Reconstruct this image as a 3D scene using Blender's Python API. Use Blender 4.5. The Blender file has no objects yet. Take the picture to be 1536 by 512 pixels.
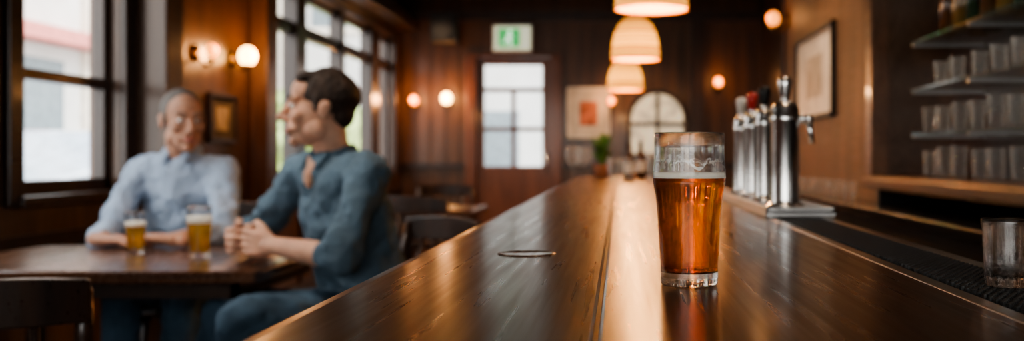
import bpy, bmesh, math, random
from mathutils import Vector, Matrix, noise
random.seed(3)
S=bpy.context.scene
COL=S.collection
V=Vector
# ------------------------------------------------------------------ materials
def newmat(name):
    m=bpy.data.materials.new(name); m.use_nodes=True
    nt=m.node_tree; b=nt.nodes['Principled BSDF']; return m,nt,b
def pm(name,col,rough=.5,metal=0,trans=0,ior=1.45,emit=None,es=0,alpha=1,var=.15,vscale=8,bump=0,bscale=60,coat=0,sss=0,stretch=(1,1,1)):
    m,nt,b=newmat(name); N=nt.nodes; L=nt.links
    tc=N.new('ShaderNodeTexCoord'); mp=N.new('ShaderNodeMapping'); mp.inputs['Scale'].default_value=stretch
    L.new(tc.outputs['Object'],mp.inputs[0])
    nz=N.new('ShaderNodeTexNoise'); nz.inputs['Scale'].default_value=vscale; nz.inputs['Detail'].default_value=4
    L.new(mp.outputs[0],nz.inputs[0])
    rp=N.new('ShaderNodeValToRGB'); rp.color_ramp.elements[0].position=.3; rp.color_ramp.elements[1].position=.7
    rp.color_ramp.elements[0].color=[c*(1-var) for c in col]+[1]; rp.color_ramp.elements[1].color=[min(1,c*(1+var)) for c in col]+[1]
    L.new(nz.outputs[0],rp.inputs[0]); L.new(rp.outputs[0],b.inputs['Base Color'])
    b.inputs['Roughness'].default_value=rough; b.inputs['Metallic'].default_value=metal
    b.inputs['Transmission Weight'].default_value=trans; b.inputs['IOR'].default_value=ior
    b.inputs['Alpha'].default_value=alpha; b.inputs['Coat Weight'].default_value=coat
    if sss: b.inputs['Subsurface Weight'].default_value=sss; b.inputs['Subsurface Scale'].default_value=.02
    if emit: b.inputs['Emission Color'].default_value=(*emit,1); b.inputs['Emission Strength'].default_value=es
    if bump:
        n2=N.new('ShaderNodeTexNoise'); n2.inputs['Scale'].default_value=bscale; n2.inputs['Detail'].default_value=5
        L.new(mp.outputs[0],n2.inputs[0]); bp=N.new('ShaderNodeBump'); bp.inputs['Strength'].default_value=bump; bp.inputs['Distance'].default_value=.01
        L.new(n2.outputs[0],bp.inputs['Height']); L.new(bp.outputs[0],b.inputs['Normal'])
    return m
def wood(name,c1,c2,sc=(14,1,14),rough=(.25,.45),bump=.15,coat=.3,dist=1.2,fine=(120,3,120),cr=.12,coarse=1.0):
    m,nt,b=newmat(name); N=nt.nodes; L=nt.links
    tc=N.new('ShaderNodeTexCoord'); mp=N.new('ShaderNodeMapping'); mp.inputs['Scale'].default_value=sc
    L.new(tc.outputs['Object'],mp.inputs[0])
    nz=N.new('ShaderNodeTexNoise'); nz.inputs['Scale'].default_value=1; nz.inputs['Detail'].default_value=8; nz.inputs['Roughness'].default_value=.65; nz.inputs['Distortion'].default_value=dist
    L.new(mp.outputs[0],nz.inputs[0])
    rp=N.new('ShaderNodeValToRGB'); rp.color_ramp.elements[0].position=.32; rp.color_ramp.elements[1].position=.7
    rp.color_ramp.elements[0].color=(*c1,1); rp.color_ramp.elements[1].color=(*c2,1)
    L.new(nz.outputs[0],rp.inputs[0]); L.new(rp.outputs[0],b.inputs['Base Color'])
    mp2=N.new('ShaderNodeMapping'); mp2.inputs['Scale'].default_value=fine; L.new(tc.outputs['Object'],mp2.inputs[0])
    n2=N.new('ShaderNodeTexNoise'); n2.inputs['Scale'].default_value=1; n2.inputs['Detail'].default_value=4; n2.inputs['Distortion'].default_value=.3
    L.new(mp2.outputs[0],n2.inputs[0])
    mr=N.new('ShaderNodeMapRange'); mr.inputs[1].default_value=.3; mr.inputs[2].default_value=.7; mr.inputs[3].default_value=rough[0]; mr.inputs[4].default_value=rough[1]
    L.new(n2.outputs[0],mr.inputs[0]); L.new(mr.outputs[0],b.inputs['Roughness'])
    ad=N.new('ShaderNodeMath'); ad.operation='MULTIPLY_ADD'; ad.inputs[1].default_value=coarse; L.new(nz.outputs[0],ad.inputs[0]); L.new(n2.outputs[0],ad.inputs[2])
    bp=N.new('ShaderNodeBump'); bp.inputs['Strength'].default_value=bump; bp.inputs['Distance'].default_value=.004
    L.new(ad.outputs[0],bp.inputs['Height']); L.new(bp.outputs[0],b.inputs['Normal'])
    b.inputs['Coat Weight'].default_value=coat; b.inputs['Coat Roughness'].default_value=cr
    return m
M_bar=wood('bar_wood',(.034,.013,.007),(.10,.038,.019),sc=(24,.8,24),rough=(.25,.37),bump=.03,coat=.15,dist=.3,fine=(90,3,90),cr=.16,coarse=.3)
M_barfront=wood('bar_front_wood',(.03,.012,.006),(.09,.035,.015),sc=(10,10,1))
M_table=wood('table_wood',(.05,.02,.01),(.15,.065,.03),sc=(2,14,14),rough=(.2,.35),bump=.05)
M_dark=wood('dark_wood',(.018,.009,.006),(.055,.025,.014),sc=(12,12,1.2),bump=.08,coat=.2)
M_wall=wood('panel_wood',(.055,.024,.011),(.15,.068,.030),sc=(9,9,.8),rough=(.3,.5),bump=.08)
M_tan=wood('tan_panel_wood',(.105,.056,.029),(.20,.11,.058),sc=(8,8,.7),rough=(.5,.65),bump=.05,coat=0)
M_door=wood('door_wood',(.10,.03,.012),(.2,.07,.03),sc=(9,9,.9),bump=.05)
M_floor=wood('floor_wood',(.02,.01,.006),(.07,.035,.02),sc=(10,1,10),rough=(.3,.5),bump=.05)
M_cabw=wood('cabinet_wood',(.09,.045,.024),(.19,.10,.054),sc=(10,1,6),bump=.05)
M_ceil=pm('ceiling_paint',(.05,.028,.018),.7,bump=.1)
M_chrome=pm('chrome',(.93,.92,.90),.24,1,var=.03)
M_steel=pm('brushed_steel',(.42,.41,.4),.3,1,var=.1,vscale=30,stretch=(10,.3,10))
M_mat=pm('rubber_mat',(.02,.019,.018),.42,bump=.2,bscale=200)
M_black=pm('black_paint',(.012,.011,.011),.45)
M_white=pm('white_paper',(.75,.68,.58),.8)
M_skin=pm('skin',(.62,.35,.24),.58,sss=.12,var=.2,vscale=18,bump=.12,bscale=140)
M_skin2=pm('skin_tan',(.48,.26,.175),.58,sss=.12,var=.2,vscale=18,bump=.12,bscale=140)
M_lip=pm('lips',(.42,.15,.12),.4)
M_eye=pm('eye_white',(.8,.78,.74),.2); M_iris=pm('eye_iris',(.06,.035,.02),.2)
M_teeth=pm('teeth',(.85,.8,.72),.3)
M_hairD=pm('hair_dark',(.035,.02,.013),.6,bump=1,bscale=90,stretch=(1,1,.3),var=.5,vscale=60)
M_hairG=pm('hair_grey',(.19,.17,.155),.65,bump=1,bscale=150,var=.4,vscale=60)
M_denim=pm('blue_shirt_cloth',(.095,.15,.20),.9,var=.28,vscale=14,bump=.5,bscale=30)
M_light=pm('pale_blue_shirt_cloth',(.34,.42,.54),.9,var=.14,vscale=12,bump=.45,bscale=30)
M_jeans=pm('jeans_cloth',(.055,.10,.15),.9,var=.35,vscale=14,bump=.4,bscale=50)
M_shoe=pm('shoe_leather',(.03,.018,.012),.4)
M_green=pm('plant_green',(.10,.22,.04),.6,var=.4)
M_leaf=pm('street_tree_leaves',(.42,.52,.20),.7,var=.4)
M_terra=pm('terracotta',(.4,.16,.08),.7)
M_btlg=pm('bottle_green',(.02,.04,.02),.1,coat=.5); M_btlb=pm('bottle_amber',(.10,.04,.012),.1,coat=.5)
def glassmat(name,clear=.5):
    m,nt,b=newmat(name); N=nt.nodes; L=nt.links; b.inputs['Base Color'].default_value=(1,1,1,1)
    b.inputs['Transmission Weight'].default_value=1; b.inputs['IOR'].default_value=1.45
    nz=N.new('ShaderNodeTexNoise'); nz.inputs['Scale'].default_value=40
    mr=N.new('ShaderNodeMapRange'); mr.inputs[3].default_value=0; mr.inputs[4].default_value=.01
    L.new(nz.outputs[0],mr.inputs[0]); L.new(mr.outputs[0],b.inputs['Roughness'])
    t=N.new('ShaderNodeBsdfTransparent'); mx=N.new('ShaderNodeMixShader'); mx.inputs[0].default_value=clear
    L.new(b.outputs[0],mx.inputs[1]); L.new(t.outputs[0],mx.inputs[2]); L.new(mx.outputs[0],N['Material Output'].inputs[0]); return m
M_glass=glassmat('clear_glass',.28)
def thinmat(name,col,lo,hi):
    m,nt,b=newmat(name); N=nt.nodes; L=nt.links
    b.inputs['Base Color'].default_value=(*col,1); b.inputs['Roughness'].default_value=.08; b.inputs['Coat Weight'].default_value=1
    lw=N.new('ShaderNodeLayerWeight'); lw.inputs[0].default_value=.35
    nz=N.new('ShaderNodeTexNoise'); nz.inputs['Scale'].default_value=18
    ad=N.new('ShaderNodeMath'); ad.operation='MULTIPLY_ADD'; ad.inputs[1].default_value=.12; L.new(nz.outputs[0],ad.inputs[0]); L.new(lw.outputs[1],ad.inputs[2])
    mr=N.new('ShaderNodeMapRange'); mr.inputs[1].default_value=.25; mr.inputs[2].default_value=1.0; mr.inputs[3].default_value=lo; mr.inputs[4].default_value=hi
    L.new(ad.outputs[0],mr.inputs[0]); L.new(mr.outputs[0],b.inputs['Alpha']); return m
M_thin=thinmat('thin_glassware',(.75,.78,.78),.03,.55)
M_shelfglass=pm('shelf_glass',(.16,.24,.21),.05,alpha=.35,coat=1,var=.05)
def beermat(name,col,dens,scat):
    m,nt,b=newmat(name); N=nt.nodes; L=nt.links; out=N['Material Output']
    b.inputs['Base Color'].default_value=(*col,1); b.inputs['Roughness'].default_value=0; b.inputs['IOR'].default_value=1.33; b.inputs['Transmission Weight'].default_value=1
    tr=N.new('ShaderNodeBsdfTranslucent'); nz=N.new('ShaderNodeTexNoise'); nz.inputs['Scale'].default_value=30
    rp=N.new('ShaderNodeValToRGB'); rp.color_ramp.elements[0].color=(*[c*.8 for c in scat],1); rp.color_ramp.elements[1].color=(*scat,1)
    L.new(nz.outputs[0],rp.inputs[0]); L.new(rp.outputs[0],tr.inputs[0])
    mx=N.new('ShaderNodeMixShader'); mx.inputs[0].default_value=dens
    L.new(b.outputs[0],mx.inputs[1]); L.new(tr.outputs[0],mx.inputs[2]); L.new(mx.outputs[0],out.inputs[0]); return m
M_beer=beermat('amber_ale',(.86,.25,.02),.05,(.80,.19,.012))
M_lager=beermat('golden_lager',(.98,.62,.12),.35,(.9,.5,.08))
M_foam=pm('beer_foam_faint_glow',(.93,.87,.76),.8,bump=.3,bscale=900,emit=(.9,.8,.65),es=.16)  # faint emission stands in for light scattered inside the foam
def lacemat():
    m,nt,b=newmat('foam_lacing'); N=nt.nodes; L=nt.links
    b.inputs['Base Color'].default_value=(.97,.95,.90,1); b.inputs['Roughness'].default_value=.7
    tc=N.new('ShaderNodeTexCoord'); nz=N.new('ShaderNodeTexNoise'); nz.inputs['Scale'].default_value=120; nz.inputs['Detail'].default_value=5
    L.new(tc.outputs['Object'],nz.inputs[0]); mr=N.new('ShaderNodeMapRange'); mr.inputs[1].default_value=.44; mr.inputs[2].default_value=.56; mr.inputs[3].default_value=0; mr.inputs[4].default_value=.95
    L.new(nz.outputs[0],mr.inputs[0]); L.new(mr.outputs[0],b.inputs['Alpha']); return m
M_lace=lacemat()
def emis(name,col,st): return pm(name,col,.4,emit=col,es=st,var=.02)
M_bulb=emis('warm_bulb',(1,.52,.16),14)
M_bulbdim=emis('dim_amber_bulb',(1,.30,.05),2.6)
def shademat():
    m,nt,b=newmat('woven_lampshade'); N=nt.nodes; L=nt.links
    tc=N.new('ShaderNodeTexCoord'); w=N.new('ShaderNodeTexWave'); w.bands_direction='Z'; w.inputs['Scale'].default_value=13; w.inputs['Distortion'].default_value=.4
    L.new(tc.outputs['Object'],w.inputs[0]); rp=N.new('ShaderNodeValToRGB')
    rp.color_ramp.elements[0].color=(.60,.17,.012,1); rp.color_ramp.elements[1].color=(1,.45,.07,1)
    L.new(w.outputs[0],rp.inputs[0]); L.new(rp.outputs[0],b.inputs['Base Color']); L.new(rp.outputs[0],b.inputs['Emission Color'])
    sx=N.new('ShaderNodeSeparateXYZ'); L.new(tc.outputs['Object'],sx.inputs[0])
    gr=N.new('ShaderNodeValToRGB'); cr=gr.color_ramp; cr.elements[0].position=0; cr.elements[0].color=(.45,.45,.45,1); cr.elements[1].position=.27; cr.elements[1].color=(.18,.18,.18,1)
    e=cr.elements.new(.11); e.color=(1,1,1,1)
    L.new(sx.outputs[2],gr.inputs[0]); mu=N.new('ShaderNodeMath'); mu.operation='MULTIPLY'; mu.inputs[1].default_value=3.6; L.new(gr.outputs[0],mu.inputs[0]); L.new(mu.outputs[0],b.inputs['Emission Strength'])
    b.inputs['Roughness'].default_value=.7; return m
M_shade=shademat()
# ------------------------------------------------------------------ geometry helpers
def empty(name,loc=(0,0,0),rz=0):
    e=bpy.data.objects.new(name,None); e.location=loc; e.rotation_euler=(0,0,rz); e.empty_display_size=.1; COL.objects.link(e); return e
def fin(bm,name,mat,parent=None,world=False,smooth=False,bevel=0,recalc=True):
    if world and parent is not None: bmesh.ops.translate(bm,verts=bm.verts,vec=-V(parent.location))
    if recalc: bmesh.ops.recalc_face_normals(bm,faces=bm.faces)
    me=bpy.data.meshes.new(name); bm.to_mesh(me); bm.free()
    if smooth:
        for p in me.polygons: p.use_smooth=True
    o=bpy.data.objects.new(name,me); COL.objects.link(o)
    if isinstance(mat,(list,tuple)):
        for m in mat: me.materials.append(m)
    else: me.materials.append(mat)
    if parent is not None: o.parent=parent
    if bevel:
        md=o.modifiers.new('bevel','BEVEL'); md.width=bevel; md.segments=2; md.limit_method='ANGLE'
    return o
def box(bm,x0,x1,y0,y1,z0,z1,mi=0):
    r=bmesh.ops.create_cube(bm,size=1,matrix=Matrix.Translation(((x0+x1)/2,(y0+y1)/2,(z0+z1)/2))@Matrix.Diagonal((abs(x1-x0),abs(y1-y0),abs(z1-z0),1)))
    if mi:
        for f in {f for v in r['verts'] for f in v.link_faces}: f.material_index=mi
def boxes(name,lst,mat,parent=None,world=False,bevel=0):
    bm=bmesh.new()
    for b in lst: box(bm,*b)
    return fin(bm,name,mat,parent,world,bevel=bevel)
def lathe(bm,prof,c=(0,0,0),seg=32,flute=0,nfl=0,mi=0,frange=(0,1)):
    c=V(c); rings=[]
    for (r,z) in prof:
        if r<1e-6: rings.append([bm.verts.new(c+V((0,0,z)))])
        else:
            ring=[]
            for i in range(seg):
                a=2*math.pi*i/seg; rr=r
                if flute and frange[0]<z<frange[1]: rr=r*(1+flute*math.cos(a*nfl))
                ring.append(bm.verts.new(c+V((rr*math.cos(a),rr*math.sin(a),z))))
            rings.append(ring)
    for A,B in zip(rings[:-1],rings[1:]):
        for i in range(seg):
            j=(i+1)%seg
            try:
                if len(A)==1 and len(B)==1: continue
                if len(A)==1: f=bm.faces.new((A[0],B[i],B[j]))
                elif len(B)==1: f=bm.faces.new((A[i],A[j],B[0]))
                else: f=bm.faces.new((A[i],A[j],B[j],B[i]))
                f.material_index=mi
            except ValueError: pass
def ell(bm,c,r,rot=None,seg=16):
    m=Matrix.Translation(V(c))@(rot.to_4x4() if rot else Matrix.Identity(4))@Matrix.Diagonal((r[0],r[1],r[2],1))
    bmesh.ops.create_uvsphere(bm,u_segments=seg,v_segments=max(8,seg*3//4),radius=1,matrix=m)
def cap(bm,p0,p1,r0,r1,seg=14):
    p0=V(p0);p1=V(p1);d=p1-p0
    ell(bm,p0,(r0,)*3,seg=seg); ell(bm,p1,(r1,)*3,seg=seg)
    if d.length>1e-5:
        m=Matrix.Translation((p0+p1)/2)@d.to_track_quat('Z','Y').to_matrix().to_4x4()
        bmesh.ops.create_cone(bm,cap_ends=True,segments=seg,radius1=r0,radius2=r1,depth=d.length,matrix=m)
def chain(bm,pts,rs,seg=14):
    for i in range(len(pts)-1): cap(bm,pts[i],pts[i+1],rs[i],rs[i+1],seg)
def rod(bm,p0,p1,r0,r1=None,seg=16):
    p0=V(p0);p1=V(p1);d=p1-p0; r1=r0 if r1 is None else r1
    m=Matrix.Translation((p0+p1)/2)@d.to_track_quat('Z','Y').to_matrix().to_4x4()
    bmesh.ops.create_cone(bm,cap_ends=True,segments=seg,radius1=r0,radius2=r1,depth=d.length,matrix=m)
def loft(bm,secs,seg=24):
    rings=[]
    for (c,u,v,ru,rv) in secs:
        c=V(c);u=V(u).normalized();v=V(v).normalized()
        rings.append([bm.verts.new(c+u*ru*math.cos(2*math.pi*i/seg)+v*rv*math.sin(2*math.pi*i/seg)) for i in range(seg)])
    for A,B in zip(rings[:-1],rings[1:]):
        for i in range(seg): bm.faces.new((A[i],A[(i+1)%seg],B[(i+1)%seg],B[i]))
    bm.faces.new(rings[0][::-1]); bm.faces.new(rings[-1])
def blob(bm,name,mat,parent,voxel=.008,it=5,world=True,wr=0):
    o=fin(bm,name,mat,parent,world)
    r=o.modifiers.new('remesh','REMESH'); r.mode='VOXEL'; r.voxel_size=voxel; r.use_smooth_shade=True
    s=o.modifiers.new('smooth','SMOOTH'); s.iterations=it; s.factor=.5
    if wr:
        t=bpy.data.textures.new(name+'_folds','CLOUDS'); t.noise_scale=.07; t.noise_depth=2
        d=o.modifiers.new('folds','DISPLACE'); d.texture=t; d.strength=wr; d.mid_level=.5
        s=o.modifiers.new('smooth2','SMOOTH'); s.iterations=1
    return o
def point(name,loc,w,col=(1,.6,.3),r=.04,parent=None):
    l=bpy.data.lights.new(name,'POINT'); l.energy=w; l.color=col; l.shadow_soft_size=r
    o=bpy.data.objects.new(name,l); COL.objects.link(o); o.location=loc
    if parent is not None: o.parent=parent
    return o
# ------------------------------------------------------------------ room shell
XL=-2.45; YB=11.1; ZC=2.85; XR=1.6; YF=-2.5
boxes('floor',[(-2.6,1.75,YF-.15,YB+.15,-.1,0)],M_floor)
boxes('ceiling',[(-2.6,1.75,YF-.15,YB+.15,ZC,ZC+.1)],M_ceil)
Z0,Z1=.92,2.38
ops=[(2.55,3.80),(4.06,4.89),(6.93,10.80)]
wl=[(-2.6,XL,YF,YB,0,Z0),(-2.6,XL,YF,YB,Z1,ZC)]
yy=YF
for a,b in ops: wl.append((-2.6,XL,yy,a,Z0,Z1)); yy=b
wl.append((-2.6,XL,yy,YB,Z0,Z1))
boxes('wall_left',wl,M_wall)
boxes('wall_right',[(XR,1.75,YF,YB,0,ZC)],M_dark)
dx0,dx1=-1.585,-.76
boxes('wall_back',[(-2.6,dx0,YB,YB+.15,0,ZC),(dx1,1.75,YB,YB+.15,0,ZC),(dx0,dx1,YB,YB+.15,2.2,ZC)],M_wall)
boxes('wall_front',[(-2.6,1.75,YF-.15,YF,0,.85),(-2.6,1.75,YF-.15,YF,2.5,ZC),(-2.6,-2.3,YF-.15,YF,.85,2.5),(.9,1.75,YF-.15,YF,.85,2.5)],M_wall)
boxes('front_fill_window',[(-2.3,.9,YF-.1,YF-.04,.85,.92),(-2.3,.9,YF-.1,YF-.04,2.42,2.5),(-2.3,-2.22,YF-.1,YF-.04,.9,2.45),(.82,.9,YF-.1,YF-.04,.9,2.45),(-1.25,-1.18,YF-.1,YF-.04,.9,2.45),(-.2,-.13,YF-.1,YF-.04,.9,2.45)],M_dark)  # unseen window behind the camera, added for fill light from the front
def win(name,a,b,muls,rails):
    L=[]; x0,x1=-2.56,-2.50
    L+= [(x0,x1,a,a+.05,Z0,Z1),(x0,x1,b-.05,b,Z0,Z1),(x0,x1,a,b,Z0,Z0+.06),(x0,x1,a,b,Z1-.06,Z1)]
    for m0,m1 in muls: L.append((x0-.02,x1+.04,m0,m1,Z0,Z1))
    for r0,r1 in rails: L.append((x0,x1+.01,a,b,r0,r1))
    L.append((-2.62,XL+.05,a-.04,b+.04,Z0-.045,Z0-.001))
    L+= [(XL,XL+.03,a-.1,a-.001,Z0-.04,Z1+.08),(XL,XL+.03,b+.001,b+.1,Z0-.04,Z1+.08),(XL,XL+.03,a-.1,b+.1,Z1+.001,Z1+.09)]
    boxes(name,L,M_dark,bevel=.006)
win('window_1',2.55,3.80,[],[(1.41,1.46)])
win('window_2',4.06,4.89,[],[(1.41,1.46)])
win('window_3',6.93,10.80,[(7.63,7.86),(8.86,8.96),(9.92,10.25)],[(2.02,2.12)])
tr=[(XL+.001,XL+.025,YF,YB,0,.12),(XL+.001,XL+.03,YF,YB,.70,.76)]
y=YF+.2
while y<YB-.3:
    tr.append((XL+.001,XL+.018,y,y+.07,.12,.70)); y+=.62
boxes('trim_1',tr,M_dark,bevel=.004)
boxes('pilaster',[(XL+.002,-2.27,5.0,5.2,0,2.45),(XL+.002,-2.25,4.995,5.22,0,.16),(XL+.002,-2.24,4.995,5.23,2.36,2.45)],M_wall,bevel=.008)
boxes('pilaster',[(XL+.002,-2.33,6.6,6.82,0,2.45),(XL+.002,-2.31,6.58,6.825,0,.16),(XL+.002,-2.30,6.57,6.825,2.36,2.45)],M_wall,bevel=.008)
boxes('trim_2',[(XL+.001,-2.22,YF,YB,2.48,2.60),(XL+.001,-2.28,YF,YB,2.60,2.70)],M_dark,bevel=.01)
boxes('ceiling_beam',[(-2.4,1.58,yb,yb+.18,2.66,ZC-.001) for yb in (-1,1.2,3.4,5.6,7.6,9.4)],M_dark,bevel=.01)
bb=[]
x=-2.42
while x<dx0-.14: bb.append((x,x+.012,YB-.01,YB-.001,.1,2.5)); x+=.16
x=dx1+.16
while x<1.55: bb.append((x,x+.012,YB-.01,YB-.001,.1,2.5)); x+=.16
bb+= [(-2.44,dx0-.13,YB-.03,YB-.001,.95,1.02),(dx1+.13,1.58,YB-.03,YB-.001,.95,1.02),(-2.44,1.58,YB-.06,YB-.001,2.60,2.70),(.80,.95,YB-.08,YB-.001,0,2.6)]
boxes('trim_3',bb,M_dark)
# door (back)
d=empty('door_1',((dx0+dx1)/2,YB,0))
yd0,yd1=YB+.03,YB+.08
boxes('door_frame',[(dx0-.12,dx0,YB-.03,YB+.12,0,2.2),(dx1,dx1+.12,YB-.03,YB+.12,0,2.2),(dx0-.12,dx1+.12,YB-.03,YB+.12,2.2,2.24)],M_door,d,True,bevel=.008)
g0,g1=-1.50,-.855; gm=(g0+g1)/2
boxes('door_leaf',[(dx0,g0,yd0,yd1,.01,2.19),(g1,dx1,yd0,yd1,.01,2.19),(g0,g1,yd0,yd1,.01,.98),(g0,g1,yd0,yd1,2.11,2.19),(g0,g1,yd0+.01,yd1-.01,1.81,1.86),(g0,g1,yd0+.01,yd1-.01,1.37,1.42),(gm-.025,gm+.025,yd0+.01,yd1-.01,.98,1.84)],M_door,d,True,bevel=.005)
bm=bmesh.new(); rod(bm,(dx1-.05,yd0-.03,.9),(dx1-.05,yd0-.03,1.15),.01); rod(bm,(dx1-.05,yd0,.92),(dx1-.05,yd0-.03,.92),.008); rod(bm,(dx1-.05,yd0,1.13),(dx1-.05,yd0-.03,1.13),.008)
fin(bm,'door_handle',M_chrome,d,True,smooth=True)
# exit sign
e=empty('exit_sign',(-1.175,YB-.06,2.40))
boxes('sign_case',[(-1.395,-.955,YB-.10,YB-.035,2.25,2.55)],pm('sign_case_plastic',(.6,.6,.55),.5),e,True,bevel=.01)
boxes('sign_face',[(-1.375,-.975,YB-.108,YB-.1,2.27,2.53)],emis('sign_white',(.8,.82,.6),.6),e,True)
boxes('sign_green',[(-1.33,-1.09,YB-.114,YB-.108,2.30,2.50)],emis('sign_green_glow',(.05,.45,.12),.8),e,True)
bm=bmesh.new(); yq=YB-.118
cap(bm,(-1.20,yq,2.47),(-1.20,yq,2.47),.014,.014,8); chain(bm,[(-1.2,yq,2.44),(-1.215,yq,2.39),(-1.19,yq,2.36),(-1.2,yq,2.32)],[.01]*4,8); chain(bm,[(-1.215,yq,2.39),(-1.245,yq,2.36),(-1.27,yq,2.36)],[.009]*3,8); chain(bm,[(-1.24,yq,2.41),(-1.21,yq,2.435),(-1.17,yq,2.41)],[.007]*3,8)
fin(bm,'running_figure',emis('sign_figure',(.9,1,.9),1.0),e,True)
def picture(name,c,w,h,axis,mats,t=.03):
    p=empty(name,c)
    def B(u0,u1,z0,z1,d0,d1):
        if axis=='y': return (c[0]+u0,c[0]+u1,c[1]-d1,c[1]-d0,c[2]+z0,c[2]+z1)
        if axis=='x+': return (c[0]+d0,c[0]+d1,c[1]+u0,c[1]+u1,c[2]+z0,c[2]+z1)
        return (c[0]-d1,c[0]-d0,c[1]+u0,c[1]+u1,c[2]+z0,c[2]+z1)
    a,b=w/2,h/2; f=.025
    boxes('frame',[B(-a,a,b-f,b,0,t),B(-a,a,-b,-b+f,0,t),B(-a,-a+f,-b,b,0,t),B(a-f,a,-b,b,0,t)],mats[0],p,True,bevel=.004)
    boxes('mount',[B(-a+f,a-f,-b+f,b-f,0,.012)],mats[1],p,True)
    boxes('print',[B(-a*.42,a*.42,-b*.5,b*.45,.012,.014)],mats[2],p,True)
M_red=pm('print_red',(.5,.16,.09),.8,var=.6,vscale=9); M_sep=pm('print_sepia',(.5,.42,.33),.8,var=.3,vscale=9)
picture('framed_poster',(-.335,YB-.011,1.575),.48,.57,'y',[M_white,pm('mount_cream',(.66,.56,.44),.8),M_red])
picture('framed_picture',(XL+.001,6.12,1.32),.42,.30,'x+',[M_dark,pm('mount_dim',(.13,.11,.09),.8),M_sep])
boxes('wall_right_panel',[(1.15,XR-.001,4.36,6.95,0,ZC-.001)],M_tan)
boxes('trim_4',[(1.12,1.149,4.36,6.97,2.3,2.4),(1.13,1.149,6.85,6.96,0,2.3)],M_dark,bevel=.006)
picture('framed_picture',(1.149,5.80,1.555),1.10,.51,'x-',[M_black,M_white,M_sep])
am=empty('arched_mirror',(.43,YB-.04,1.45))
def archpts(hw,z0,zs,n=16): return [(-hw,z0),(hw,z0)]+[(hw*math.cos(math.pi*i/n),zs+hw*math.sin(math.pi*i/n)) for i in range(n+1)]
bm=bmesh.new(); pts=archpts(.29,1.12,1.50)
f=bm.faces.new([bm.verts.new((.43+x,YB-.03,z)) for x,z in pts]); fin(bm,'mirror_glass',pm('glowing_mirror_glass',(.75,.62,.45),.3,emit=(.75,.6,.42),es=.5,var=.75,vscale=7),am,True)  # the glass itself emits a soft warm glow; nothing stands behind it
bm=bmesh.new(); outer=archpts(.32,1.09,1.50)
chain(bm,[(.43+x,YB-.035,z) for x,z in outer]+[(.43-.32,YB-.035,1.09)],[.022]*(len(outer)+1),8)
fin(bm,'mirror_frame',M_dark,am,True,smooth=True)
boxes('muntin',[(.41,.45,YB-.045,YB-.031,1.12,1.78),(.14,.72,YB-.045,YB-.031,1.43,1.47)],M_dark,am,True)
sp=empty('wall_speaker',(-1.85,10.6,2.4)); boxes('cabinet',[(-1.98,-1.72,10.45,10.7,2.3,2.6)],M_black,sp,True,bevel=.01)
bm=bmesh.new(); rod(bm,(-1.85,10.45,2.40),(-1.85,10.435,2.40),.08,.09); rod(bm,(-1.85,10.45,2.53),(-1.85,10.44,2.53),.035); rod(bm,(-1.85,10.7,2.45),(-1.85,11.09,2.45),.02); fin(bm,'cone_and_bracket',M_mat,sp,True)
# ------------------------------------------------------------------ bar
ZT=.954
bar=empty('bar_counter',(0,2.5,0))
def plank(name,x0,x1):
    return boxes(name,[(x0,x1,-1.9,6.5,ZT-.045,ZT)],M_bar,bar,True,bevel=.003)
bm=bmesh.new()
prof=[(-.0185,ZT-.045),(-.25,ZT-.045),(-.264,ZT-.041),(-.271,ZT-.03),(-.2725,ZT-.018),(-.269,ZT-.008),(-.262,ZT-.002),(-.25,ZT),(-.021,ZT),(-.0185,ZT-.0025)]
A=[bm.verts.new((x,-1.9,z)) for x,z in prof]; B=[bm.verts.new((x,6.5,z)) for x,z in prof]
for i in range(len(prof)):
    j=(i+1)%len(prof); bm.faces.new((A[i],A[j],B[j],B[i]))
bm.faces.new(A); bm.faces.new(B[::-1]); fin(bm,'top_plank_1',M_bar,bar,True)
plank('top_plank_2',-.0145,.308)
boxes('seam_core',[(-.0185,-.0145,-1.9,6.5,ZT-.045,ZT-.0035)],M_black,bar,True)
boxes('front_panel',[(-.19,-.16,-1.85,6.4,.0,ZT-.045)]+[(-.205,-.19,yv,yv+.08,0,.9) for yv in [i*.7-1.8 for i in range(12)]]+[(-.205,-.19,-1.85,6.4,0,.14),(-.205,-.19,-1.85,6.4,.80,.9)],M_barfront,bar,True,bevel=.004)
boxes('end_panels',[(-.16,.44,-1.85,-1.80,0,ZT-.046),(-.16,.44,6.35,6.4,0,ZT-.046),(.40,.44,-1.8,6.35,0,ZT-.06)],M_black,bar,True)
boxes('rail_strips',[(.308,.326,-1.9,6.5,ZT-.045,ZT),(.416,.436,-1.9,6.5,ZT-.06,ZT)],M_steel,bar,True,bevel=.002)
boxes('under_rail',[(.326,.416,-1.9,6.5,ZT-.06,ZT-.012)],M_steel,bar,True)
bm=bmesh.new(); rod(bm,(-.30,-1.8,.2),(-.30,6.4,.2),.02)
for yv in (-1.5,.5,2.5,4.5,6.2): rod(bm,(-.30,yv,.2),(-.19,yv,.2),.012)
fin(bm,'foot_rail',pm('brass',(.6,.4,.15),.25,1),bar,True,smooth=True)
bmt=bmesh.new(); box(bmt,.328,.414,-.6,2.04,ZT-.012,ZT-.003)
p=.0085; row=0; yv=-.1
while yv<2.03:
    off=(row%2)*p/2; xv=.333+off
    while xv<.411:
        rings=[]
        for rr,zz in ((.0036,ZT-.003),(.0028,ZT+.0012)):
            rings.append([bmt.verts.new((xv+rr*math.cos(k*math.pi/3),yv+rr*math.sin(k*math.pi/3),zz)) for k in range(6)])
        for k in range(6): bmt.faces.new((rings[0][k],rings[0][(k+1)%6],rings[1][(k+1)%6],rings[1][k]))
        bmt.faces.new(rings[1]); xv+=p
    yv+=p*.87; row+=1
fin(bmt,'rubber_bar_mat',M_mat,recalc=False)
dt=empty('drip_tray',(.37,2.6,ZT))
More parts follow.
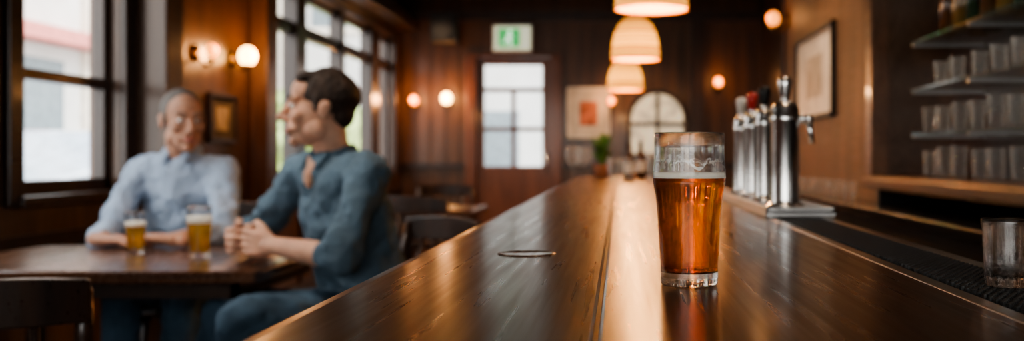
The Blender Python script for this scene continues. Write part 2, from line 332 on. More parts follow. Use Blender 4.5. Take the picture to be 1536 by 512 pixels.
boxes('tray',[(.305,.45,2.06,3.15,ZT+.001,ZT+.012),(.305,.312,2.06,3.15,ZT+.012,ZT+.022),(.442,.45,2.06,3.15,ZT+.012,ZT+.022),(.305,.45,2.06,2.068,ZT+.012,ZT+.022),(.305,.45,3.142,3.15,ZT+.012,ZT+.022)],M_steel,dt,True,bevel=.002)
boxes('grille',[(.315,.44,2.08+i*.016,2.086+i*.016,ZT+.012,ZT+.016) for i in range(66)],M_steel,dt,True)
bm=bmesh.new(); lathe(bm,[(0,.0008),(.031,.0008),(.033,.0014),(.037,.0014),(.038,0)],(-.12,1.297,ZT),40)
fin(bm,'bar_top_inlay_disc',wood('inlay_wood',(.05,.02,.01),(.14,.06,.03),sc=(30,6,30),bump=.03),smooth=True)
def tap(x,y,hm,h=.238,r=.0315):
    t=empty('beer_tap',(x,y,ZT+.012)); b=bmesh.new()
    lathe(b,[(0,0),(r*1.35,0),(r*1.35,.008),(r*1.05,.014),(r,.02),(r,h*.80),(r*1.06,h*.81),(r*1.06,h*.86),(r,h*.87),(r*.98,h*.93),(r*.8,h*.975),(r*.4,h),(0,h)],seg=40)
    fin(b,'column',M_chrome,t,smooth=True).modifiers.new('e','EDGE_SPLIT').split_angle=math.radians(40)
    b=bmesh.new(); rod(b,(r*.9,0,h*.835),(r+.02,0,h*.835),.0095); ell(b,(r+.02,0,h*.835),(.012,.012,.012)); rod(b,(r+.02,0,h*.835),(r+.028,0,h*.835-.055),.0075,.006)
    rod(b,(0,0,h-.005),(0,0,h+.012),.011,.008)
    fin(b,'spout',M_chrome,t,smooth=True)
    b=bmesh.new(); lathe(b,[(0,h+.006),(.009,h+.006),(.011,h+.014),(.015,h+.032),(.0165,h+.044),(.012,h+.052),(0,h+.055)],seg=20)
    fin(b,'handle',hm,t,smooth=True)
tap(.366,2.19,M_chrome); tap(.366,2.50,M_black,r=.022); tap(.366,2.73,pm('handle_red',(.5,.04,.03),.3),r=.022); tap(.366,2.97,pm('handle_white',(.75,.7,.62),.3),r=.022)
def pint(name,c,scale=1,liquid=M_beer,fill=.105,lace=True,head=.0055,mod=1):
    c=V(c); g=empty(name,c); s=scale
    out=[(0,0),(.0262,0),(.0280,.0016),(.0284,.006),(.0284,.02),(.0296,.04),(.0316,.07),(.0332,.088),(.0352,.097),(.0360,.106),(.0356,.115),(.0347,.124),(.0345,.135),(.0347,.1485),(.0341,.15)]
    inn=[(.0332,.1485),(.0329,.135),(.0331,.124),(.0338,.115),(.0342,.106),(.0334,.097),(.0314,.088),(.0298,.07),(.0278,.04),(.0266,.022),(.0255,.0145),(.022,.0125),(0,.012)]
    bm=bmesh.new(); lathe(bm,[(r*s,z*s) for r,z in out+inn],seg=64); fin(bm,'glass',M_glass,g,smooth=True)
    def ir(z):
        q=[p for p in inn if p[0]>0][::-1]
        for (r0,z0),(r1,z1) in zip(q[:-1],q[1:]):
            if z0<=z<=z1: return r0+(r1-r0)*(z-z0)/(z1-z0)
        return q[-1][0]
    lp=[(0,.0122)]+[(.0219,.0127),(.0256,.0147)]+[(ir(z)+.0002,z) for z in [.022,.03,.04,.055,.07,.08,.088,.097,.1] if z<fill-.002]+[(ir(fill)+.0002,fill),(0,fill)]
    bm=bmesh.new(); lathe(bm,[(r*s,z*s) for r,z in lp],seg=64); fin(bm,'beer',liquid,g,smooth=True)
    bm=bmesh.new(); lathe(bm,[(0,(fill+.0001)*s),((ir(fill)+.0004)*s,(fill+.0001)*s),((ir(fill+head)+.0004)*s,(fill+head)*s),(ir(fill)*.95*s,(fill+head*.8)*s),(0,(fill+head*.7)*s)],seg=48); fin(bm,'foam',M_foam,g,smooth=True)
    if lace:
        bm=bmesh.new(); n=260; A=[];B=[]
        for i in range(n):
            a=2*math.pi*i/n; nn=noise.noise(V((math.cos(a)*1.9,math.sin(a)*1.9,.3))); n2=noise.noise(V((math.cos(a)*9,math.sin(a)*9,3)))
            zc=.1205+.010*nn+.003*n2; th=.0009+.0055*max(0,noise.noise(V((math.cos(a)*4,math.sin(a)*4,7)))+.10)
            for lst,z in ((A,zc-th),(B,zc+th)):
                r=ir(z)-.0003; lst.append(bm.verts.new((r*math.cos(a)*s,r*math.sin(a)*s,z*s)))
        for i in range(n): bm.faces.new((A[i],A[(i+1)%n],B[(i+1)%n],B[i]))
        fin(bm,'foam_lacing',M_lace,g,smooth=True)
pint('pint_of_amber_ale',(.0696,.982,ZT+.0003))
tb=empty('glass_tumbler',(.379,.965,ZT+.0016)); bm=bmesh.new()
lathe(bm,[(0,0),(.0215,0),(.0225,.002),(.0235,.02),(.0255,.055),(.0265,.058),(.0268,.0625),(.0262,.065),(.0250,.0625),(.0243,.055),(.0222,.02),(.0210,.010),(0,.008)],seg=96,flute=.022,nfl=14,frange=(.001,.054))
fin(bm,'tumbler_body',glassmat('tumbler_glass',.4),tb,smooth=True)
pp=empty('potted_plant',(-.10,6.0,ZT)); bm=bmesh.new(); lathe(bm,[(0,0),(.04,0),(.055,.07),(.058,.08),(.05,.08),(.045,.07),(0,.068)],seg=24); fin(bm,'pot',M_terra,pp,smooth=True)
bm=bmesh.new()
for i in range(60):
    a=random.uniform(0,6.28); t=random.uniform(.1,1.0); h=random.uniform(.09,.22)
    b0=V((0,0,.07)); m1=V((math.cos(a)*.04*t,math.sin(a)*.04*t,.07+h*.6)); tip=V((math.cos(a)*.11*t,math.sin(a)*.11*t,.07+h)); sd=V((-math.sin(a),math.cos(a),0))*.014
    v=[bm.verts.new(x) for x in (b0,m1+sd,tip,m1-sd)]; bm.faces.new(v)
fin(bm,'leaves',M_green,pp,recalc=False)
def stack(name,c,r,h,mat,n=1):
    g=empty(name,c); bm=bmesh.new()
    for k in range(n):
        a=6.28*k/max(1,n); o=(0,0,0) if n==1 else (math.cos(a)*r*1.3,math.sin(a)*r*1.3,0)
        lathe(bm,[(0,0),(r*.75,0),(r*.8,h*.3),(r,h),(r*.94,h),(r*.74,h*.3),(r*.7,.008),(0,.008)],o,20)
    fin(bm,'glassware',mat,g,smooth=True)
def wineglass(c,mat=M_thin):
    g=empty('wine_glass',c); bm=bmesh.new(); lathe(bm,[(0,0),(.034,0),(.034,.002),(.006,.006),(.0035,.02),(.0035,.075),(.012,.085),(.032,.11),(.036,.135),(.029,.175),(.028,.175),(.034,.135),(.03,.112),(.01,.09),(0,.088)],seg=24); fin(bm,'bowl_stem_foot',mat,g,smooth=True)
wineglass((-.215,4.7,ZT)); wineglass((-.17,5.1,ZT)); wineglass((-.21,5.5,ZT))
def bottle(name,c,mat,h=.28,r=.034,parent=None):
    g=empty(name,c); bm=bmesh.new(); lathe(bm,[(0,0),(r,0),(r,h*.55),(r*.85,h*.65),(r*.4,h*.76),(r*.36,h*.95),(r*.45,h*.95),(r*.45,h),(0,h)],seg=24); fin(bm,'bottle_body',mat,g,smooth=True)
    bm=bmesh.new(); lathe(bm,[(r*1.01,h*.18),(r*1.02,h*.19),(r*1.02,h*.46),(r*1.01,h*.47)],seg=24); fin(bm,'label',M_white,g,smooth=True)
bottle('sauce_bottle',(.06,5.6,ZT),M_btlb,.2,.03); bottle('sauce_bottle',(.13,5.9,ZT),M_btlb,.22,.03)
stack('stacked_pint_glasses',(.2,4.9,ZT),.038,.15,M_thin,3)
stack('stacked_pint_glasses',(.0,5.3,ZT),.036,.12,M_thin,3)
# ------------------------------------------------------------------ back bar
cb=empty('back_bar_cabinet',(1.3,3,0))
boxes('counter',[(.98,XR-.002,-1.5,4.35,.84,.88),(.98,1.149,4.35,6.9,.84,.88)],pm('dark_counter',(.02,.018,.018),.25,coat=.4),cb,True,bevel=.005)
boxes('base',[(1.02,XR-.002,-1.5,4.35,0,.84),(1.02,1.149,4.35,6.9,0,.84)]+[(1.005,1.02,-1.4+i*.6,-.86+i*.6,.08,.78) for i in range(13)],M_black,cb,True,bevel=.004)
boxes('ledge',[(1.08,XR-.002,-1.5,4.35,.945,1.0),(1.06,1.10,-1.5,4.35,.955,.99)],M_cabw,cb,True,bevel=.004)
boxes('ledge_supports',[(1.12,1.5,yv,yv+.04,.88,.945) for yv in (-1.2,0,1.2,2.4,4.28)],M_black,cb,True)
boxes('cabinet_back',[(1.44,1.47,-1.5,4.3,1.0,2.1)],M_dark,cb,True)
boxes('posts',[(1.08,1.16,4.26,4.355,1.0,2.12),(1.10,XR-.002,4.3,4.355,1.0,2.12),(1.08,1.16,1.3,1.4,1.0,2.12)],M_cabw,cb,True,bevel=.004)
boxes('cornice',[(1.07,XR-.002,-1.5,4.36,2.1,2.2)],M_cabw,cb,True,bevel=.008)
SH=[1.175,1.35,1.535]
boxes('glass_shelves',[(1.16,1.44,1.42,3.95,z-.008,z) for z in SH],M_shelfglass,cb,True)
boxes('shelf_brackets',[(1.16,1.44,yv,yv+.012,z-.02,z-.008) for z in SH for yv in (1.5,2.4,3.3,3.92)],M_steel,cb,True)
bm=bmesh.new()
for k,z in enumerate([1.0]+SH[:2]):
    for xx,y0,st in ((1.20,2.10,.175),(1.34,2.20,.30)):
        yv=y0
        while yv<[3.98,3.85,3.72][k]:
            h=[.115,.10,.09][k]*random.uniform(.92,1.05); r=.029
            lathe(bm,[(0,.0005),(r*.72,.0005),(r*.76,.004),(r,h),(r*.94,h),(r*.70,.012),(0,.01)],(xx+random.uniform(-.006,.006),yv+random.uniform(-.012,.012),z),18)
            yv+=st
fin(bm,'shelf_glassware',M_thin,smooth=True)
bm=bmesh.new(); yv=2.2; k=0
while yv<3.85:
    for mi_x in (1.24,1.35):
        h=random.uniform(.2,.27); r=.034; lathe(bm,[(0,.0005),(r,.0005),(r,h*.55),(r*.85,h*.65),(r*.38,h*.76),(r*.36,h),(0,h)],(mi_x,yv,SH[2]),14,mi=k%3); k+=1
    yv+=.14
fin(bm,'shelf_liquor_bottles',[M_btlg,M_btlb,pm('bottle_gold',(.18,.10,.025),.2,coat=.5)],smooth=True)
bm=bmesh.new()
for i in range(5): lathe(bm,[(0,.0005),(.026,.0005),(.034,.09),(.032,.09),(.024,.01),(0,.01)],(1.04,4.5+i*.33,.88),18)
fin(bm,'counter_glassware',M_thin,smooth=True)
sr=empty('steel_speed_rail',(.5,2,.88)); boxes('shelf',[(.441,.56,-1.5,6.3,.86,.88),(.55,.56,-1.5,6.3,.88,.91)],M_steel,sr,True,bevel=.003)
boxes('supports',[(.441,.55,yv,yv+.03,0,.86) for yv in (-1,1,3,5,6.2)],M_black,sr,True)
# ------------------------------------------------------------------ lamps
def pendant(x,y,zb=1.69,s=1):
    p=empty('pendant_lamp',(x,y,zb)); bm=bmesh.new()
    prof=[(.150,0),(.1505,.02),(.148,.06),(.140,.12),(.125,.175),(.10,.22),(.07,.25),(.035,.272),(.03,.275)]
    lathe(bm,[(r*s,z*s) for r,z in prof]+[((r-.004)*s,(z-.001)*s) for r,z in prof[::-1]]+[(prof[0][0]*s,0)],seg=40); fin(bm,'shade',M_shade,p,smooth=True)
    bm=bmesh.new()
    for r,z in prof[:-1]:
        n=40; pts=[V(((r+.002)*math.cos(6.2832*i/n),(r+.002)*math.sin(6.2832*i/n),z)) for i in range(n+1)]
        for i in range(n): rod(bm,pts[i],pts[i+1],.0035,seg=6)
    fin(bm,'woven_hoops',pm('hoop_cane',(.45,.2,.06),.6),p,smooth=True)
    bm=bmesh.new(); rod(bm,(0,0,.27),(0,0,.31),.03,.015); rod(bm,(0,0,.3),(0,0,ZC-zb-.02),.005); rod(bm,(0,0,ZC-zb-.03),(0,0,ZC-zb),.05); rod(bm,(0,0,.18),(0,0,.28),.018); fin(bm,'cord_and_canopy',M_black,p)
    bm=bmesh.new(); ell(bm,(0,0,.10),(.04,.04,.05)); fin(bm,'bulb',M_bulb,p,smooth=True)
    point('pendant_light',(0,0,.02),18,(1,.52,.20),.06,p)
pendant(.135,4.1); pendant(.104,6.2); pendant(.056,8.3,1.64)
def sconce(x,y,z,nx,ny,mat,w,r=.05):
    p=empty('wall_sconce',(x,y,z)); n=V((nx,ny,0)); bm=bmesh.new()
    rod(bm,n*.0,n*.015,.05); chain(bm,[n*.01+V((0,0,-.02)),n*.06+V((0,0,-.07)),n*.1+V((0,0,-.06)),n*.1+V((0,0,-.03))],[.008]*4,8); rod(bm,n*.1+V((0,0,-.045)),n*.1+V((0,0,-.03)),.03)
    fin(bm,'bracket',pm('aged_brass',(.3,.18,.07),.35,1),p,smooth=True)
    bm=bmesh.new(); ell(bm,n*.1+V((0,0,.02)),(r,r,r*1.15)); fin(bm,'globe',mat,p,smooth=True)
    if w: point('sconce_light',n*.19+V((0,0,.03)),w,(1,.46,.17),.05,p)
sconce(XL+.001,6.3,1.70,1,0,M_bulb,10,.055); sconce(XL+.001,5.75,1.68,1,0,M_bulbdim,4,.035)
sconce(-1.90,YB-.01,1.71,0,-1,M_bulb,13,.06); sconce(-2.26,YB-.01,1.69,0,-1,M_bulbdim,6,.05)
sconce(-.08,YB-.01,1.68,0,-1,M_bulbdim,3,.04)
sconce(1.10,YB-.01,1.89,0,-1,M_bulbdim,4,.05)
sconce(1.149,6.75,2.0,-1,0,M_bulbdim,2,.045)
def fill_downlight(x,y,w,sz=1.3,col=(1,.66,.40)):  # ceiling spots added out of view to warm and brighten the room
    p=empty('added_ceiling_downlight',(x,y,ZC)); bm=bmesh.new(); lathe(bm,[(.06,-.001),(.07,-.03),(.062,-.035),(.05,-.01)],seg=24); fin(bm,'trim_ring',M_chrome,p,smooth=True)
    bm=bmesh.new(); lathe(bm,[(0,-.012),(.05,-.012)],seg=24); fin(bm,'lens',emis('fill_downlight_lens',(1,.7,.4),4),p)
    l=bpy.data.lights.new('spot','SPOT'); l.energy=w; l.color=col; l.spot_size=sz; l.spot_blend=.7; l.shadow_soft_size=.05
    o=bpy.data.objects.new('spot',l); COL.objects.link(o); o.location=(0,0,-.04); o.parent=p
fill_downlight(.55,5.25,75,1.9); fill_downlight(.85,3.1,60,col=(1,.84,.66)); fill_downlight(-1.3,5.0,50); fill_downlight(-1.2,7.3,75); fill_downlight(-1.45,2.5,100,1.7,(1,.84,.70)); fill_downlight(-.5,9.3,120,2.2); fill_downlight(.3,1.9,22,1.5); fill_downlight(.2,10.3,70,1.9); fill_downlight(-1.9,10.1,60,1.8)
# ------------------------------------------------------------------ furniture
def chair(loc,rz):
    c=empty('dining_chair',loc,rz); bm=bmesh.new()
    for sx in (-1,1):
        rod(bm,(sx*.18,-.18,.44),(sx*.195,-.2,0),.018,.014)
        chain(bm,[(sx*.19,.215,.001+.014),(sx*.185,.19,.44),(sx*.19,.21,.66),(sx*.195,.245,.84)],[.014,.018,.017,.015],10)
    rod(bm,(-.185,-.19,.2),(.185,-.19,.2),.01)
    for sx in (-1,1): rod(bm,(sx*.19,-.19,.24),(sx*.187,.2,.24),.01)
    fin(bm,'legs',M_dark,c,smooth=True)
    boxes('seat',[(-.215,.215,-.225,.205,.43,.462)],M_dark,c,bevel=.012)
    bm=bmesh.new(); n=12; pr=[]
    for i in range(n+1):
        t=i/n*2-1; x=t*.205; yb=.25+.035*(1-t*t); pr.append((x,yb))
    for z0,z1 in ((.79,.865),(.60,.635)):
        ring=[]
        for x,yb in pr:
            yo=yb-(.865-z1)*.18
            top=z1+(.012*(1-(x/.205)**2) if z1>.8 else 0)
            ring.append([bm.verts.new(v) for v in ((x,yo-.011,z0),(x,yo+.011,z0),(x,yo+.011,top),(x,yo-.011,top))])
        for a,b in zip(ring[:-1],ring[1:]):
            for k in range(4): bm.faces.new((a[k],a[(k+1)%4],b[(k+1)%4],b[k]))
        bm.faces.new(ring[0]); bm.faces.new(ring[-1][::-1])
    fin(bm,'back_rails',M_dark,c,bevel=.004)
    bm=bmesh.new()
    for i in range(5):
        x=-.12+i*.06; rod(bm,(x,.195,.455),(x,.268-(x/.2)**2*.03,.80),.008)
    fin(bm,'spindles',M_dark,c,smooth=True)
chair((-1.22,1.90,0),math.radians(204))
chair((-1.75,4.24,0),0)
chair((-.775,3.215,0),math.radians(-43.8))
chair((-1.05,5.45,0),math.radians(170)); chair((-1.25,7.2,0),math.radians(10))
def table(loc,x0,x1,y0,y1):
    t=empty('pub_table',loc)
    boxes('top',[(x0,x1,y0,y1,.712,.75)],M_table,t,True,bevel=.008)
    cx,cy=(x0+x1)/2,(y0+y1)/2
    boxes('apron',[(x0+.08,x1-.08,y0+.08,y0+.1,.66,.712),(x0+.08,x1-.08,y1-.1,y1-.08,.66,.712),(x0+.08,x0+.1,y0+.08,y1-.08,.66,.712),(x1-.1,x1-.08,y0+.08,y1-.08,.66,.712)],M_dark,t,True)
    bm=bmesh.new()
    for sx in (x0+.22,x1-.22):
        lathe(bm,[(0,.03),(.035,.03),(.04,.08),(.028,.2),(.032,.4),(.026,.6),(.05,.66),(.05,.712),(0,.712)],(sx,cy,0),20)
        box(bm,sx-.03,sx+.03,cy-.25,cy+.25,0,.05)
    box(bm,x0+.22,x1-.22,cy-.02,cy+.02,.12,.17)
    fin(bm,'pedestals',M_dark,t,True)
table((-1.6,3.3,0),-2.15,-1.05,2.87,3.72)
table((-1.3,6.5,0),-1.6,-.9,6.15,6.85)
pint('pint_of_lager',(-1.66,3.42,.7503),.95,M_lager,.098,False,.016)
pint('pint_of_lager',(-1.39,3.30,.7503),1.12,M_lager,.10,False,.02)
# ------------------------------------------------------------------ people
UP=V((0,0,1))
def hand(bm,o,X,T,N,curl=(.5,.6,.4),s=1,thumb=.3):
    o=V(o);X=V(X).normalized();N=V(N);N=(N-X*N.dot(X)).normalized();T0=V(T);T=(T0-X*T0.dot(X)-N*T0.dot(N)).normalized()
    P=lambda a,b,c:o+X*a*s+T*b*s+N*c*s
    base=[(.088,.030),(.093,.010),(.089,-.011),(.080,-.030)]
    segs=[(.042,.026,.021),(.047,.029,.022),(.043,.027,.021),(.034,.021,.019)]
    cap(bm,P(-.03,0,0),P(.01,0,0),.024*s,.024*s)
    for (a,b),sg in zip(base,segs):
        chain(bm,[P(0,b*.55,0),P(.045,b*.85,-.002),P(a,b,0)],[.017*s,.016*s,.0125*s],10)
        p=P(a,b,0); ang=0; rr=[.0098,.0090,.0082,.0072]
        for k in range(3):
            ang+=curl[k]; q=p+(X*math.cos(ang)+N*math.sin(ang)+T*(b*.9))*sg[k]*s
            cap(bm,p,q,rr[k]*s,rr[k+1]*s,10); p=q
    t0=P(.012,.022,.006);t1=P(.046,.048,.014);t2=P(.076,.056+.01*(1-thumb),.018+.02*thumb);t3=P(.100,.056-.012*thumb,.022+.03*thumb)
    chain(bm,[t0,t1,t2,t3],[.016*s,.0135*s,.0108*s,.0085*s],10)
def man(name,c):
    pel=V(c['pelvis']); g=empty(name,(pel.x,pel.y,0))
    ch=V(c['chest']); nb=V(c['neck']); SL=V(c['shL']); SR=V(c['shR']); u=(SL-SR); u.z=0; u.normalize()
    fw=V(c['fwd']).normalized(); k=c.get('girth',1)
    bm=bmesh.new()
    sp=lambda t:pel.lerp(ch,t)
    secs=[(pel+V((0,0,-.04)),u,fw,.165*k,.125*k),(sp(.2),u,fw,.172*k,.135*k),(sp(.5),u,fw,.165*k,.132*k),(sp(.8),u,fw,.168*k,.125*k),(ch,u,fw,.175*k,.122*k),
          (ch.lerp(nb,.45),u,fw,.168*k,.108*k),(ch.lerp(nb,.8),u,fw,.115*k,.085*k),(nb+V((0,0,.012)),u,fw,.068,.068)]
    loft(bm,secs)
    for S0,E,W,sl in ((SL,V(c['elL']),V(c['wrL']),c['slL']),(SR,V(c['elR']),V(c['wrR']),c['slR'])):
        inn=(nb+(S0-nb)*.35)+V((0,0,-.03))
        chain(bm,[inn,S0,S0.lerp(E,.5),E],[.058,.066,.056,.052])
        cap(bm,E,E.lerp(W,sl),.051,.046)
        cap(bm,E.lerp(W,max(0,sl-.1)),E.lerp(W,sl),.051,.051)
    blob(bm,'shirt',c['shirt'],g,.009,4,wr=.044)
    bm=bmesh.new(); pts=[]
    hc=V(c['head'])
    v=u.cross(UP)
    if v.dot(fw)<0: v=-v
    for i in range(17):
        a=math.radians(24+312*i/16); pts.append(nb+v*math.cos(a)*.066+u*math.sin(a)*.066+UP*(.012-.006*math.cos(a)))
    chain(bm,pts,[.011]*17,8); chain(bm,[p+UP*.014-((p-nb)*.08) for p in pts],[.008]*17,8)
    for e,sg in ((pts[0],1),(pts[-1],-1)):
        tip=e+v*.030-UP*.052+u*sg*.016; mid=e+u*sg*.030-UP*.006-v*.004
        cap(bm,e,tip,.009,.004,8); cap(bm,mid,tip,.009,.004,8); cap(bm,e.lerp(mid,.5),tip,.009,.004,8)
    blob(bm,'collar',c['shirt'],g,.004,2)
    bm=bmesh.new(); HL,HR=V(c['hipL']),V(c['hipR'])
    ell(bm,pel+V((0,0,-.01)),(.15,.13,.10))
    chain(bm,[HL,pel,HR],[.095,.10,.095])
    for H,K,A in ((HL,V(c['knL']),V(c['anL'])),(HR,V(c['knR']),V(c['anR']))):
        chain(bm,[H,H.lerp(K,.5),K],[.098,.088,.072]); chain(bm,[K,K.lerp(A,.4),A+UP*.03],[.07,.066,.055])
    blob(bm,'jeans',M_jeans,g,.01,5,wr=.03)
    bm=bmesh.new()
    for A in (V(c['anL']),V(c['anR'])):
        f2=V(c['foot']).normalized(); z=V((0,0,-A.z))
        cap(bm,A,A+z+UP*.045-f2*.02,.042,.042); chain(bm,[A+z+UP*.042-f2*.03,A+z+UP*.042+f2*.08,A+z+UP*.034+f2*.19],[.04,.043,.033])
    blob(bm,'shoes',M_shoe,g,.008,3)
    sk=c['skin']
    for nm,E,W,sl,hd in (('left',V(c['elL']),V(c['wrL']),c['slL'],c['handL']),('right',V(c['elR']),V(c['wrR']),c['slR'],c['handR'])):
        bm=bmesh.new()
        chain(bm,[E.lerp(W,max(0,sl-.15)),E.lerp(W,.45 if sl<.45 else sl),W],[.040,.037,.027],14)
        hand(bm,W,*hd); blob(bm,nm+'_forearm_and_hand',sk,g,.0032,3)
    fd=V(c['face']); r=math.atan2(fd.x,-fd.y)
    R=Matrix.Rotation(r,4,'Z')@Matrix.Rotation(c.get('tilt',0),4,'X')@Matrix.Rotation(c.get('roll',0),4,'Y')
    H=Matrix.Translation(hc)@R; R3=R.to_3x3(); P=lambda x,y,z:H@V((x,y,z))
    bm=bmesh.new()
    ell(bm,P(0,.018,.035),(.074,.094,.085),R3,24); ell(bm,P(0,-.028,-.02),(.060,.064,.085),R3,24); ell(bm,P(0,-.030,-.070),(.049,.054,.044),R3); ell(bm,P(0,-.074,-.098),(.022,.018,.018),R3)
    ell(bm,P(0,-.04,.055),(.058,.050,.05),R3)
    chain(bm,[P(0,-.088,.022),P(0,-.103,.0),P(0,-.117,-.026)],[.009,.011,.0135],10)
    for s in (-1,1):
        ell(bm,P(s*.012,-.103,-.031),(.009,.01,.008),R3); ell(bm,P(s*.041,-.064,-.02),(.022,.022,.024),R3); ell(bm,P(s*.050,-.01,-.062),(.018,.035,.03),R3)
        cap(bm,P(s*.012,-.089,.031),P(s*.045,-.077,.030),.010,.009,10)
        ell(bm,P(s*.077,.012,-.004),(.009,.019,.031),R3); ell(bm,P(s*.081,.018,.010),(.007,.016,.018),R3)
        cap(bm,P(s*.013,-.091,-.046),P(s*.036,-.075,-.062),.008,.008,8)
    ell(bm,P(0,-.088,-.062),(.026,.012,.018),R3)
    chain(bm,[P(0,.022,-.05),P(0,.03,-.10),nb+UP*-.01],[.055,.055,.060])
    if c.get('vneck'):
        Rt=Matrix((u,v,UP)).transposed()
        ell(bm,nb+v*.062-UP*.030,(.036,.024,.045),Rt); ell(bm,nb+v*.082-UP*.068,(.020,.018,.034),Rt)
    blob(bm,'head',sk,g,.0038,3)
    bm=bmesh.new()
    for s in (-1,1): ell(bm,P(s*.031,-.0815,.008),(.0125,.0105,.0085),R3)
    fin(bm,'eyes',M_eye,g,True,smooth=True)
    bm=bmesh.new()
    for s in (-1,1): ell(bm,P(s*.031,-.0895,.008),(.0055,.0035,.0055),R3)
    fin(bm,'irises',M_iris,g,True,smooth=True)
    bm=bmesh.new()
    for s in (-1,1): chain(bm,[P(s*.014,-.0975,.033),P(s*.032,-.0945,.039),P(s*.050,-.083,.034)],[.0035,.004,.0025],8)
    blob(bm,'eyebrows',c['hairm'],g,.002,1)
    bm=bmesh.new(); sm=c.get('smile',0)
    for dz,rr in ((0.002,.0042),(-.006-sm*.004,.0048)):
        chain(bm,[P(-.025,-.084,-.061+sm*.006+dz*.3),P(-.012,-.098,-.063+dz),P(0,-.1015,-.063+dz),P(.012,-.098,-.063+dz),P(.025,-.084,-.061+sm*.006+dz*.3)],[.0025,rr,rr,rr,.0025],8)
    blob(bm,'lips',M_lip,g,.002,1)
    if sm:
        bm=bmesh.new(); ell(bm,P(0,-.0965,-.0655),(.016,.0065,.004),R3); fin(bm,'teeth',M_teeth,g,True,smooth=True)
    bm=bmesh.new()
    if c['hair']=='full':
        ell(bm,P(0,.024,.046),(.081,.096,.087),R3,24); ell(bm,P(0,.060,-.008),(.060,.045,.050),R3); ell(bm,P(0,-.035,.098),(.054,.045,.025),R3); ell(bm,P(.02,-.055,.096),(.035,.024,.018),R3)
        for s in (-1,1): cap(bm,P(s*.072,-.012,.04),P(s*.073,-.014,-.005),.009,.006,8)
        blob(bm,'hair',c['hairm'],g,.005,2,wr=.012)
    else:
        ell(bm,P(0,.028,.042),(.0785,.0885,.087),R3,24); ell(bm,P(0,.060,-.015),(.058,.044,.05),R3)
        for s in (-1,1): cap(bm,P(s*.070,-.010,.04),P(s*.071,-.012,-.005),.009,.006,8)
        blob(bm,'hair',c['hairm'],g,.004,2,wr=.003)
    bm=bmesh.new()
    for t in (.0,.22,.44,.66):
        p=nb.lerp(pel,.22+t)+fw*(.128*k); rod(bm,p,p+fw*.005,.004,seg=10)
    fin(bm,'buttons',c['shirt'],g,True)
man('seated_man',dict(pelvis=(-1.76,4.16,.565),chest=(-1.76,4.04,.93),neck=(-1.745,3.985,1.095),fwd=(0.05,-1,0),
 shL=(-1.58,3.99,1.02),shR=(-1.925,4.0,1.02),elL=(-1.52,3.82,.79),wrL=(-1.60,3.575,.782),elR=(-1.965,3.84,.79),wrR=(-1.87,3.60,.782),slL=.45,slR=.8,
 hipL=(-1.67,4.12,.56),hipR=(-1.85,4.12,.56),knL=(-1.62,3.68,.57),knR=(-1.84,3.68,.57),anL=(-1.62,3.66,.09),anR=(-1.85,3.70,.09),foot=(0,-1,0),
 handL=((-1,-.06,0.12),(0,1,0),(0,0,-1),(.2,.35,.2),1,.2),handR=((1,-.12,-.02),(0,1,0),(0,0,-1),(.12,.2,.15),1,.1),
 head=(-1.715,3.92,1.222),face=(.62,-.78,0),tilt=.10,hair='buzz',hairm=M_hairG,shirt=M_light,skin=M_skin2))
fw2=(-.69,-.72,0)
M2=V((-1.175,3.045,.825)); wl2=V((-1.045,2.985,.815)); wr2=V((-1.205,3.165,.82))
man('seated_man',dict(pelvis=(-.80,3.205,.57),chest=(-.865,3.15,.92),neck=(-.895,3.125,1.085),fwd=fw2,girth=1.02,
 shL=(-.75,2.985,1.03),shR=(-1.03,3.265,1.03),elL=(-.80,2.86,.79),wrL=wl2,elR=(-1.225,3.39,.835),wrR=wr2,slL=.10,slR=.35,
 hipL=(-.76,3.12,.565),hipR=(-.88,3.24,.565),knL=(-1.03,2.73,.63),knR=(-1.20,3.03,.59),anL=(-1.03,2.78,.09),anR=(-1.28,3.00,.09),foot=(-.69,-.72,0),
 handL=(M2-wl2+V((-.02,-.01,.004)),(0,0,1),(-.4,.92,0),(.75,.85,.5),1,.5),handR=(M2-wr2+V((-.03,-.02,-.002)),(0,0,1),(.92,.1,0),(.75,.85,.5),1,.5),
 head=(-.925,3.09,1.226),face=(-1,-.26,0),tilt=-.03,hair='full',hairm=M_hairD,shirt=M_denim,skin=M_skin,smile=1,vneck=True))
# ------------------------------------------------------------------ exterior
M_street=pm('street_asphalt',(.36,.36,.37),.9); M_fac=pm('facade_render',(.66,.65,.62),.9,var=.1,vscale=1); M_fw=pm('facade_glass',(.20,.24,.26),.2)
M_awn=pm('awning_red',(.60,.22,.19),.8)
boxes('street_ground',[(-40,-2.62,-20,60,-.15,-.05),(-2.62,12,YB+.16,60,-.15,-.05),(-2.62,12,-20,YF-.16,-.15,-.05)],M_street)
def facade(name,x0,x1,y0,y1,h,axis):
    f=empty(name,((x0+x1)/2,(y0+y1)/2,0)); boxes('walls',[(x0,x1,y0,y1,-.05,h)],M_fac,f,True)
    W=[];A=[];T=[]
    if axis=='x':
        y=y0+.6
        while y<y1-2:
            for z in (.6,4.2,7.2): W.append((x1,x1+.03,y,y+1.5,z,z+(2.0 if z>1 else 2.2))); T.append((x1,x1+.12,y-.12,y+1.62,z-.14,z-.001))
            T.append((x1,x1+.1,y-.6,y-.35,0,h)); y+=2.7
        A.append((x1+.05,x1+.5,y0,y0+22,3.05,3.3))
    else:
        x=x0+.6
        while x<x1-2:
            for z in (.6,4.2,7.2): W.append((x,x+1.2,y0-.03,y0,z,z+(2.0 if z>1 else 1.6))); T.append((x-.1,x+1.3,y0-.1,y0,z-.14,z-.001))
            x+=1.9
    boxes('shop_windows',W,M_fw,f,True); boxes('sills',T,M_white,f,True)
    if A: boxes('awning',A,M_awn,f,True)
facade('street_building',-14,-10,5,50,10,'x'); facade('street_building',-8,6,24,27,10,'y')
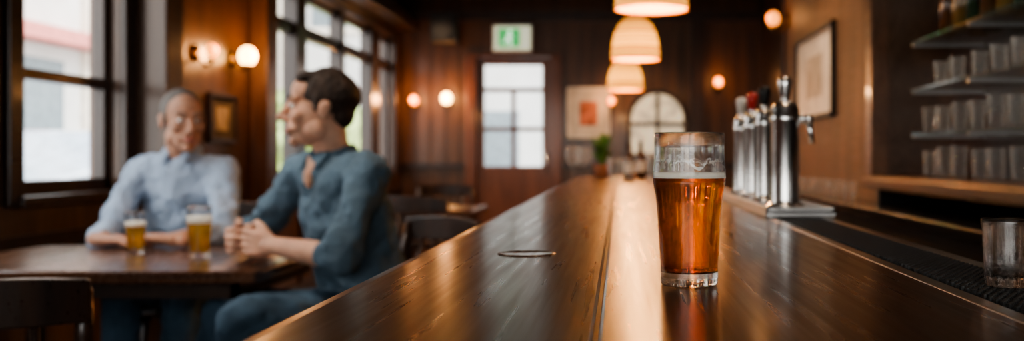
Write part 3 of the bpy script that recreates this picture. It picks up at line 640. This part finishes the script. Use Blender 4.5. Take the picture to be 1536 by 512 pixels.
def car(loc,rz):
    c=empty('parked_car',loc,rz); pr=[(-2.1,.25),(-2.15,.6),(-2.0,.85),(-1.2,.95),(-.55,1.38),(.75,1.42),(1.5,1.0),(2.05,.9),(2.12,.55),(2.08,.25)]
    bm=bmesh.new(); A=[bm.verts.new((-.85,y,z)) for y,z in pr]; B=[bm.verts.new((.85,y,z)) for y,z in pr]
    for i in range(len(pr)): j=(i+1)%len(pr); bm.faces.new((A[i],A[j],B[j],B[i]))
    bm.faces.new(A); bm.faces.new(B[::-1]); fin(bm,'body',pm('car_blue_grey_paint',(.42,.48,.55),.2,coat=1),c,bevel=.06)
    boxes('side_windows',[(-.86,.86,-.5,.1,1.0,1.3),(-.86,.86,.17,.8,1.0,1.3)],pm('car_glass',(.03,.04,.05),.1),c)
    bm=bmesh.new()
    for yy in (-1.3,1.3):
        for s in (-1,1): rod(bm,(s*.7,yy,.28),(s*.88,yy,.28),.33,seg=24)
    fin(bm,'wheels',M_black,c)
car((-6.3,11.6,-.0),0)
tree=empty('street_tree',(-5.0,15.6,0)); bm=bmesh.new(); rod(bm,(-5,15.6,-.05),(-5,15.6,1.6),.12,.08); fin(bm,'trunk',M_dark,tree,True)
bm=bmesh.new()
for i in range(45):
    a=random.uniform(0,6.28); r=random.uniform(.1,.8); z=random.uniform(.6,2.0); bmesh.ops.create_icosphere(bm,subdivisions=2,radius=random.uniform(.22,.38),matrix=Matrix.Translation((-5+math.cos(a)*r,15.6+math.sin(a)*r,z)))
fo=fin(bm,'foliage',M_leaf,tree,True)
t=bpy.data.textures.new('leafy','CLOUDS'); t.noise_scale=.12; dm=fo.modifiers.new('d','DISPLACE'); dm.texture=t; dm.strength=.3
sl=bpy.data.lights.new('sun','SUN'); sl.energy=4; sl.angle=.05; sl.color=(1,.95,.88); so=bpy.data.objects.new('sun',sl); COL.objects.link(so); so.location=(20,10,20)
so.rotation_euler=V((-.72,0,-.69)).to_track_quat('-Z','Y').to_euler()
# world
w=bpy.data.worlds.new('overcast_sky'); S.world=w; w.use_nodes=True; bg=w.node_tree.nodes['Background']
tc=w.node_tree.nodes.new('ShaderNodeTexCoord'); sx=w.node_tree.nodes.new('ShaderNodeSeparateXYZ'); rp=w.node_tree.nodes.new('ShaderNodeValToRGB')
w.node_tree.links.new(tc.outputs['Generated'],sx.inputs[0]); w.node_tree.links.new(sx.outputs[2],rp.inputs[0])
rp.color_ramp.elements[0].color=(1,.98,.93,1); rp.color_ramp.elements[1].color=(.85,.92,1,1)
w.node_tree.links.new(rp.outputs[0],bg.inputs[0]); bg.inputs[1].default_value=5.2
# camera
cd=bpy.data.cameras.new('camera'); cam=bpy.data.objects.new('camera',cd); COL.objects.link(cam); S.camera=cam
cam.location=(0,0,1.08); cam.rotation_euler=(math.pi/2,0,0)
cd.sensor_width=36; cd.sensor_fit='HORIZONTAL'; cd.lens=35; cd.shift_x=-160/1536; cd.shift_y=-20/1536
cd.dof.use_dof=True; cd.dof.focus_distance=.96; cd.dof.aperture_fstop=4.2; cd.clip_start=.02
try:
    S.view_settings.look='AgX - Medium High Contrast'; S.view_settings.exposure=.15
except Exception: pass
